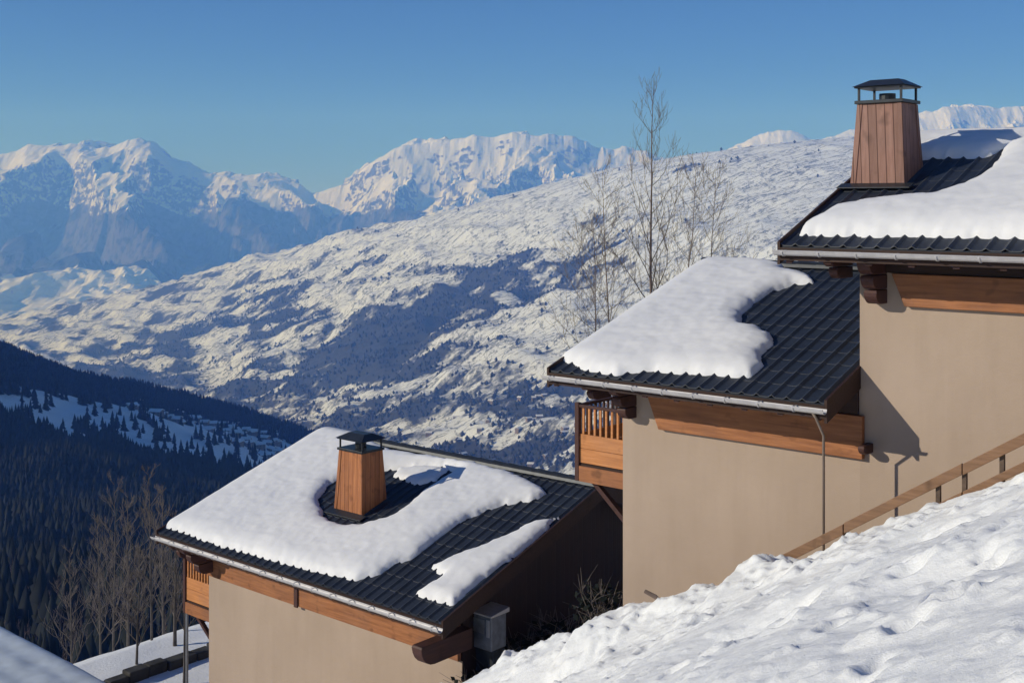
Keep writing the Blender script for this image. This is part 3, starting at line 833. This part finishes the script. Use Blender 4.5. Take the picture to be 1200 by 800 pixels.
def snow_patch(label, h, pix, T=0.28, edge=0.4, holes=(), low=None, rag=0.05, off=0.05):
    poly = [p[1:] if p[0] == 's' else unproj(h, p[0], p[1], off) for p in pix]
    hp = [[unproj(h, a, b, off) for a, b in hh] for hh in holes]
    arr = np.array(poly); x0, x1 = arr[:, 0].min() - .2, arr[:, 0].max() + .2; y0, y1 = arr[:, 1].min() - .2, arr[:, 1].max() + .2
    X, Y = np.meshgrid(np.arange(x0, x1, .045), np.arange(y0, y1, .045))
    d = sdist(poly, X, Y)
    for hh in hp: d = np.minimum(d, -sdist(hh, X, Y))
    d = d + rag * fbm(X / .35, Y / .35, 4, .6) + .02 * fbm(X / .07, Y / .1, 2)
    d = np.minimum(d, np.minimum(X - h['x0'] + .10, h['x1'] - .03 - X))
    e = np.clip(d / edge, 0, 1)
    prof_ = np.sqrt(np.clip(1 - (1 - e) ** 2, 0, 1))
    th = T * prof_ * (1 + .16 * fbm(X / 1.6, Y / 1.6, 3) ) + .014 * fbm(X / .3, Y / .3, 4, .65) * e
    if low is not None:
        for (a, b, w, amt) in low:
            cx, cy = unproj(h, a, b, off); th = th * (1 - amt * np.exp(-(((X - cx) ** 2 + (Y - cy) ** 2) / w ** 2)))
    th = np.where(d < 0, d * 1.2, th + 0.01)
    base = h['ze'] + h['tan'] * ((h['yr'] - h['ye']) - np.sqrt((Y - h['yr']) ** 2 + .02))
    Z = base + .03 + th
    bx_, by_ = float(arr[:, 0].mean()), float(arr[:, 1].mean()); bz = float(h['ze'] + h['tan'] * (min(by_, h['yr']) - h['ye']))
    o = grid_object("roof_snow", X - bx_, Y - by_, Z - bz, M['roof_snow'], keep=(d > -0.09) & (X > h['x0'] - .11) & (X < h['x1'] + .02), loc=(s2w(bx_, by_, bz), ROTZ))
    return setp(o, label, "snow", "snow lying on the roofs")

yr = H1['yr']
snow_patch("wide smooth snow sheet on the lowest roof, wrapped around its chimney", H1,
           [(194, 616), (224, 626), (260, 639), (300, 650), (340, 661), (384, 671), (416, 678), (440, 673), (459, 662), (489, 650), (515, 628), (549, 606), (590, 590),
            (624, 585), (641, 577), (620, 563), (590, 551), (552, 542), (515, 537), (460, 528), ('s', -22.6, yr - .1), ('s', -22.8, yr + .7), ('s', -25.0, yr + .7), ('s', -25.0, 16.35)],
           T=.18, edge=.45, holes=[[(380, 608), (372, 585), (386, 566), (410, 556), (470, 548), (520, 546), (534, 552), (512, 566), (492, 580), (474, 597), (452, 609), (425, 616), (398, 616)]])
snow_patch("narrow wedge of snow along the right verge of the lowest roof", H1,
           [(655, 606), (627, 612), (590, 629), (560, 642), (532, 652), (507, 663), (519, 674), (504, 684), (487, 695), (515, 704), (531, 708), (552, 688), (590, 661), (627, 632)],
           T=.13, edge=.28, rag=.06)
snow_patch("low drift of snow in the hollow behind the orange chimney", H1,
           [(462, 556), (468, 548), (500, 545), (526, 549), (510, 562), (490, 568)], T=.08, edge=.2)
yr = H2['yr']
snow_patch("deep snow cap over the valley half of the middle roof", H2,
           [(660, 421), (690, 433), (722, 438), (760, 433), (811, 437), (858, 439), (879, 440), (894, 428), (892, 414), (905, 403), (903, 394), (888, 385), (869, 383), (867, 368),
            (884, 353), (909, 340), (926, 333), (954, 331), (947, 323), (918, 316), ('s', -11.0, yr - .06), ('s', -12.0, yr + .5), ('s', -13.1, yr + .5), ('s', -13.1, 16.45)],
           T=.18, edge=.45)
yr = H3['yr']
snow_patch("thick snow spread over the highest roof from ridge to gutter", H3,
           [(936, 274), (1000, 275), (1100, 276), (1200, 277), ('s', 0, 16.15), ('s', 2.0, 16.15), ('s', 2.0, yr + .8), ('s', -6.2, yr + .8), ('s', -6.0, yr - .1), (1178, 172), (1167, 194), (1150, 209),
            (1122, 223), (1097, 232), (1040, 237), (1010, 239), (975, 247), (945, 264)], T=.20, edge=.45)
snow_patch("strip of snow on the ridge behind the brown chimney, half in its shadow", H3,
           [(1070, 187), (1100, 184), (1130, 184), (1150, 184), ('s', -6.15, yr - .25), ('s', -6.1, yr + .5), ('s', -8.4, yr + .5), ('s', -8.4, yr - .7)], T=.16, edge=.3)

# ================================================================== FENCE
rf = Root("fence", (-8.0, 15.62, -5.6), "brown wooden handrail on metal posts climbing beside the snow bank", "fence")
def on_plane(px, py, Yp):
    dx, dy, dz = ray(px, py); t_ = Yp / dy; return (dx * t_, Yp, dz * t_)
YF = 15.62
a = on_plane(880, 668, YF); b = on_plane(1200, 507, YF)
sl = (b[2] - a[2]) / (b[0] - a[0])
def rail(zoff, hgt, x0, x1, y):
    z0 = a[2] + sl * (x0 - a[0]) + zoff; z1 = a[2] + sl * (x1 - a[0]) + zoff
    m = MB(); m.hexa([(x0, y, z0 - hgt), (x1, y, z1 - hgt), (x1, y + .05, z1 - hgt), (x0, y + .05, z0 - hgt), (x0, y, z0), (x1, y, z1), (x1, y + .05, z1), (x0, y + .05, z0)])
    m.build("rail", [M['fence_wood']], rf, bevel=.008)
xs = a[0]
segs = [xs - .6, xs + 1.45, xs + 3.1, xs + 4.9, xs + 7.5]
for i in range(4):
    rail(0.0 + .012 * (i % 2), .15, segs[i], segs[i + 1] - .012, YF + .004 * (i % 2))
    rail(-.36, .12, segs[i], segs[i + 1] - .012, YF)
for xx in (segs[0] + .1, segs[1], segs[2], on_plane(1097, 570, YF)[0], on_plane(1172, 530, YF)[0] , segs[4] - .2):
    z = a[2] + sl * (xx - a[0])
    m = MB(); m.box(xx - .03, xx + .03, YF + .056, YF + .11, z - 1.6, z - .02)
    m.build("post", [M['rail_post']], rf, bevel=.004)

# ================================================================== CLUTTER by the lower gable
def boxlet(x0, x1, y0, y1, z0, z1): 
    m = MB(); m.box(x0, x1, y0, y1, z0, z1); return m
c = on_plane(572, 736, 17.6)
rc = Root("meter_cabinet", (c[0], 17.6, c[2] - 2.0), "grey metal cabinet with a pale striped door against the dark gable", "cabinet")
boxlet(c[0] - .32, c[0] + .22, 17.45, 17.9, c[2] - .38, c[2] + .30).build("body", [M['grey_metal']], rc, bevel=.03)
m = MB(); m.prism([(17.40, c[2] + .305), (17.95, c[2] + .305), (17.95, c[2] + .40), (17.40, c[2] + .34)], c[0] - .36, c[0] + .26); m.build("lid", [M['zinc']], rc, bevel=.01)
boxlet(c[0] - .28, c[0] + .05, 17.43, 17.446, c[2] - .05, c[2] + .22).build("door", [M['pole_metal']], rc, bevel=.005)
boxlet(c[0] + .10, c[0] + .18, 17.43, 17.446, c[2] - .1, c[2] + .24).build("trim_strip", [M['zinc']], rc, bevel=.005)
boxlet(c[0] - .32, c[0] + .22, 17.5, 17.85, c[2] - 2.0, c[2] - .383).build("stand", [M['dark_metal']], rc, bevel=.01)

def bush(label, base, hgt, spread, n, seed):
    r = random.Random(seed); g = Root("bush", base, label, "bush", "dark bushes between the chalets")
    m = MB()
    for k in range(n):
        a_ = r.random() * 6.28; p = Vector(base); d = Vector((math.cos(a_) * spread, math.sin(a_) * spread, hgt * (.6 + .5 * r.random())))
        q = [p]
        for j in range(1, 5): q.append(p + d * (j / 4) ** 1.0 + Vector((r.gauss(0, .05), r.gauss(0, .05), 0)))
        m.tube(q, [.018, .014, .011, .008, .004], 4)
        for j in range(4):
            s0 = q[2 + j // 2]; e_ = s0 + Vector((r.gauss(0, .25), r.gauss(0, .25), .15 + .25 * r.random()))
            m.tube([s0, (s0 + e_) / 2 + Vector((0, 0, .03)), e_], [.008, .006, .003], 3)
    m.build("branches", [M['twig']], g)
    m = MB()
    for k in range(260):
        v = Vector(base) + Vector((r.gauss(0, spread * .5), r.gauss(0, spread * .5), hgt * (.15 + .75 * r.random())))
        s_ = .05 + .05 * r.random(); a1_ = Vector((r.gauss(0, 1), r.gauss(0, 1), r.gauss(0, 1))).normalized() * s_; b1_ = a1_.orthogonal().normalized() * s_ * .6
        m.add([v - a1_, v + b1_, v + a1_, v - b1_], [(0, 1, 2, 3)])
    m.build("leaves", [M['conifer']], g)
for i, (px, py, Yp, hh, lab) in enumerate(((610, 775, 18.4, 1.3, "dark evergreen bush in the shade just right of the grey cabinet"), (655, 752, 19.2, 1.3, "dark evergreen bush halfway between the grey cabinet and the beige wall corner"),
                                  (703, 722, 18.6, 1.5, "dark evergreen bush tucked beside the corner of the middle chalet"), (566, 790, 17.2, .8, "low dark bush at the foot of the grey cabinet"))):
    p = on_plane(px, py, Yp); bush(lab, (p[0], p[1], p[2] - .75), hh, .45, 26, 40 + i)
# stick in the snow
p = on_plane(770, 702, 15.0)
m = MB(); m.tube([(p[0] - .22, p[1], p[2] + .08), (p[0] - .05, p[1] + .02, p[2] + .03), (p[0] + .12, p[1], p[2] - .05)], [.03, .035, .03], 6)
o = m.build("stick", [M['bark']], None, base=(p[0], p[1], p[2])); setp(o, "short dark stick poking out of the snow at the wall foot", "stick")

# ================================================================== TERRACE: low wall, shed roof
rw = Root("low_wall", (-29.8, 22, -13.4), "low dark stone wall crossing the snowy terrace below the chalets", "wall")
m = MB()
y = 12.0; r = random.Random(5)
while y < 34:
    L = .5 + .5 * r.random(); hgt = .20 + .10 * r.random()
    m.box(-30.0 + r.gauss(0, .02), -29.6 + r.gauss(0, .02), y, y + L - .02, -13.9, -13.35 + hgt); y += L
m.build("stones", [M['stone']], rw, bevel=.04)

# snow covered shed
def w2s(p): return (-(U1[0] * p[0] + U1[1] * p[1]), U2[0] * p[0] + U2[1] * p[1], p[2])
sa = w2s(P(120, 815, 26)); sb = w2s(P(-40, 768, 27.5))
rs = Root("shed", (sa[0] - 1.5, sa[1] - 1.5, -13.4), "low shed with a pale snow-covered roof in the bottom left corner", "shed")
Xs, Ys = np.meshgrid(np.linspace(sb[0] - 4, sa[0] + .35, 90), np.linspace(sa[1] - 5, sa[1] + 1.4, 90))
ux = (Xs - sa[0]) / (sb[0] - sa[0])
# straight gable running down to the right with a rounded crest
zr_ = sa[2] + (sb[2] - sa[2]) * (1 - np.exp(-np.clip(ux, -.3, 3) * 2.0)) / (1 - math.exp(-2.0)) * 1.02
zr_ = zr_ - .75 - .16 * (Ys - sa[1] - .2)**2 * .25 + .03 * fbm(Xs / .8, Ys / .8, 3) + .012 * np.sin(Ys * 9)
eh = np.minimum(np.minimum(Xs - Xs.min(), Xs.max() - Xs), np.minimum(Ys - Ys.min(), Ys.max() - Ys))
zsn = zr_ - .32 * (1 - np.sqrt(np.clip(1 - (1 - np.clip(eh / .3, 0, 1)) ** 2, 0, 1)))
b_ = rs.base
def shed_sheet(name, Z, mat, par=None):
    o = grid_object(name, Xs - b_[0], Ys - b_[1], Z - b_[2], mat); o.parent = rs.o; return o
shed_sheet("roof_cover", zsn, M['metal_sheet'])
m = MB(); m.box(float(Xs.min()) + .5, sa[0] - .2, float(Ys.min()) + .4, sa[1] + .9, -14.0, sa[2] - 1.5)
m.build("wall", [M['cladding']], rs)

# ================================================================== BARE TREES
def bare_tree(name, label, wpos, height, seed, trunk_r=.12, first=.3, nb=14, spread=.5, up=1.0, mat='bark', group=None, lean=(0, 0), levels=3, cat="tree", fork=False):
    r = random.Random(seed)
    o = bpy.data.objects.new(name, None); scene.collection.objects.link(o); o.location = wpos; o.rotation_euler = (0, 0, r.random() * .01)
    setp(o, label, cat, group)
    tr = MB(); cr = MB()
    n = 10; path = []
    wob = Vector((0, 0, 0))
    for i in range(n + 1):
        f = i / n; wob += Vector((r.gauss(0, .012), r.gauss(0, .012), 0)) * height * .3
        path.append(Vector((lean[0] * f * height, lean[1] * f * height, f * height)) + wob * f)
    tr.tube(path, [trunk_r * (1 - .93 * (i / n) ** .9) for i in range(n + 1)], 7)
    def branch(p, d, L, rad, lev):
        k = 5; q = [p]; dd = d.copy()
        for j in range(k):
            dd = (dd + Vector((r.gauss(0, .13), r.gauss(0, .13), .10 * up + r.gauss(0, .06)))).normalized()
            q.append(q[-1] + dd * L / k)
        cr.tube(q, [max(rad * (1 - .8 * j / k), .004) for j in range(k + 1)], 4 if rad > .012 else 3, cap=False)
        if lev > 0:
            m_ = 5 if lev > 1 else 4
            for c_ in range(m_):
                j = 1 + int(r.random() * (k - 1)); a_ = r.random() * 6.28
                side = dd.orthogonal().normalized(); side = Matrix.Rotation(a_, 3, dd) @ side
                nd = (dd * .9 + side * (.45 + .35 * r.random())).normalized()
                branch(q[j], nd, L * (.35 + .3 * r.random()), max(rad * .5, .005), lev - 1)
    for i in range(nb):
        f = first + (1 - first) * (i + r.random()) / nb * .97
        k = f * n; i0 = min(int(k), n - 1); p = path[i0].lerp(path[i0 + 1], k - i0)
        a_ = i * 2.4 + r.random(); L = height * spread * (1.02 - f) * (.75 + .5 * r.random()) + height * .04
        d = Vector((math.cos(a_), math.sin(a_), .55 + .7 * up * r.random())).normalized()
        branch(p, d, L, max(trunk_r * (1 - f) * .55, .012), levels - 1)
    for mb_, nm, mt in ((tr, "trunk", M[mat]), (cr, "crown", M['twig'])):
        me = bpy.data.meshes.new(nm); me.from_pydata([tuple(v) for v in mb_.v], [], mb_.f); me.materials.append(mt)
        c_ = bpy.data.objects.new(nm, me); scene.collection.objects.link(c_); c_.parent = o
    return o

def gz(wx, wy):
    s = w2s((wx, wy, 0)); return float(ground(np.array([-s[0]]), np.array([s[1]]))[0])
G1 = "bare trees behind the middle chalet"
def tree_at(px, py_top, t, seed, label, **kw):
    x = (px - 600) / 1400 * t; z = gz(x, t) - .2; top = -(py_top - 236) / 1400 * t
    bare_tree("bare_tree", label, (x, t, z), top - z, seed, **kw)
tree_at(766, 98, 44, 3, "tallest slim bare tree rising above the middle roof into the sky", trunk_r=.12, first=.50, nb=22, spread=.27, up=1.5, group=G1, lean=(.006, 0))
tree_at(828, 198, 47, 5, "bushy bare tree just left of the upper roof edge", trunk_r=.07, first=.52, nb=24, spread=.36, up=1.3, group=G1, lean=(.02, 0))
tree_at(728, 196, 46, 8, "bare tree leaning left just left of the tallest one", trunk_r=.07, first=.5, nb=22, spread=.36, up=1.2, group=G1, lean=(-.05, 0))
tree_at(700, 250, 42, 12, "small spindly bare tree nearest the left edge of the middle roof", trunk_r=.06, first=.5, nb=22, spread=.36, up=1.1, group=G1)
tree_at(795, 190, 49, 21, "thin bare tree leaning right between the tallest one and its right neighbour", trunk_r=.07, first=.5, nb=20, spread=.36, up=1.3, group=G1, lean=(.04, 0))
G2 = "bare trees on the terrace at lower left"
spots = [(178, 545, 37, "pale bare tree standing tallest beyond the lowest chalet's balcony"), (150, 575, 39, "pale bare tree just left of the tallest in the lower left group"),
         (205, 600, 36, "bare tree nearest the lowest chalet's balcony"), (118, 600, 41, "bare tree with wide twigs second from the left of the lower group"),
         (85, 640, 43, "leftmost small bare tree beyond the shed roof"), (192, 570, 43, "slim bare tree behind the tallest of the lower left group"),
         (160, 640, 34.5, "short bare tree in front on the snowy terrace"), (133, 560, 46, "faint bare tree farthest back in the lower left group")]
for i, (px, py, t, lab) in enumerate(spots):
    tree_at(px, py, t, 60 + i, lab, trunk_r=.045 + .01 * (i % 3), first=.15, nb=18, spread=.30, up=1.4, mat='pale_bark', group=G2, lean=(rng.gauss(0, .03), 0))
tree_at(216, 640, 33, 91, "very thin bare sapling rising beside the lowest balcony", trunk_r=.05, first=.35, nb=10, spread=.2, up=1.6, mat='pale_bark', group=G2)

# leafless wood below the terrace, one mass
m = MB(); r = random.Random(99)
for (x, y, z) in BARE[:1500]:
    hgt = 8 + 7 * r.random(); b0 = Vector((x, y, z)); tp_ = b0 + Vector((r.gauss(0, .6), r.gauss(0, .6), hgt)); md_ = b0.lerp(tp_, .5) + Vector((r.gauss(0, .2), 0, 0))
    m.tube([b0, md_, tp_], [.13, .09, .02], 3, cap=False)
    for k in range(7):
        f = .3 + .65 * r.random(); q = b0.lerp(tp_, f); a_ = r.random() * 6.28; L = (1.1 - f) * hgt * .4
        e_ = q + Vector((math.cos(a_) * L * .5, math.sin(a_) * L * .5, L * .85)); mm = q.lerp(e_, .5) + Vector((math.cos(a_), math.sin(a_), 0)) * L * .08
        m.tube([q, mm, e_], [.04, .03, .01], 3, cap=False)
me = bpy.data.meshes.new("bare_wood"); me.from_pydata([tuple(v) for v in m.v], [], m.f); me.materials.append(M['bark'])
o = bpy.data.objects.new("bare_wood", me); scene.collection.objects.link(o)
setp(o, "leafless wood on the steep slope below the terrace", kind="stuff")

# ================================================================== VILLAGE
def village_house(label, x, y, z, L, W, Hh, rot, group):
    me = bpy.data.meshes.new("village_house"); m = MB()
    rz_ = W * .5 * .42
    m.prism([(-W / 2, -4), (-W / 2, Hh), (0, Hh + rz_), (W / 2, Hh), (W / 2, -4)], -L / 2, L / 2, 0)
    o_ = .9; t_ = .7
    m.prism([(-W / 2 - o_, Hh - .35), (0, Hh + rz_ + .05), (W / 2 + o_, Hh - .35), (W / 2 + o_, Hh + t_ - .35), (0, Hh + rz_ + t_), (-W / 2 - o_, Hh + t_ - .35)], -L / 2 - o_, L / 2 + o_, 1)
    for k in range(3):
        for zz in (1.2, 4.0):
            xx = -L / 2 + L * (k + .5) / 3
            m.box(xx - .55, xx + .55, -W / 2 - .06, -W / 2 - .003, zz, zz + 1.3, 2)
    me.from_pydata(m.v, [], m.f); me.materials.append(M['house_wall']); me.materials.append(M['house_snow']); me.materials.append(M['dark_metal'])
    me.polygons.foreach_set('material_index', m.mi)
    o = bpy.data.objects.new("village_house", me); scene.collection.objects.link(o)
    o.location = (x, y, z); o.rotation_euler = (0, 0, rot); setp(o, label, "house", group)
r = random.Random(4)
for i in range(95):
    px = 145 + 185 * r.random() ** .9; t = 1430 + 260 * r.random() + (px - 150) * 1.3
    x = (px - 600) / 1400 * t; z = float(hA(np.array([x]), np.array([t]))[0])
    village_house("small snow-roofed chalet in the shaded village on the near hill shoulder", x, t, z, 10 + 5 * r.random(), 8 + 3 * r.random(), 5.5 + 2 * r.random(), r.gauss(.3, .5), "houses of the shaded village")
for i in range(46):
    t = 2250 + 900 * r.random(); px = 500 + 220 * r.random()
    x = (px - 600) / 1400 * t; z = float(hB(np.array([x]), np.array([t]))[0])
    village_house("small snow-roofed house at the foot of the sunny hillside", x, t, z, 11 + 6 * r.random(), 9 + 3 * r.random(), 6 + 2 * r.random(), r.gauss(.2, .6), "houses at the foot of the sunny hillside")

# ================================================================== HAZE
m = MB(); m.box(-12100, 12100, -6100, 17700, -1101, max(float(zc_top) + 15.0, 700.0))
me = bpy.data.meshes.new("haze"); me.from_pydata(m.v, [], m.f)
hz = bpy.data.materials.new("haze"); hz.use_nodes = True; nt = hz.node_tree
nt.nodes.remove(nt.nodes["Principled BSDF"])
pv = nt.nodes.new("ShaderNodeVolumePrincipled")
pv.inputs['Color'].default_value = (0.14, 0.35, 1.0, 1)
pv.inputs['Absorption Color'].default_value = (1, 1, 1, 1)
pv.inputs['Density'].default_value = 1.4e-4
pv.inputs['Anisotropy'].default_value = 0.0
nt.links.new(pv.outputs[0], nt.nodes["Material Output"].inputs['Volume'])
me.materials.append(hz)
o = bpy.data.objects.new("haze", me); scene.collection.objects.link(o)
setp(o, "thin blue mountain haze filling the valley", kind="stuff")
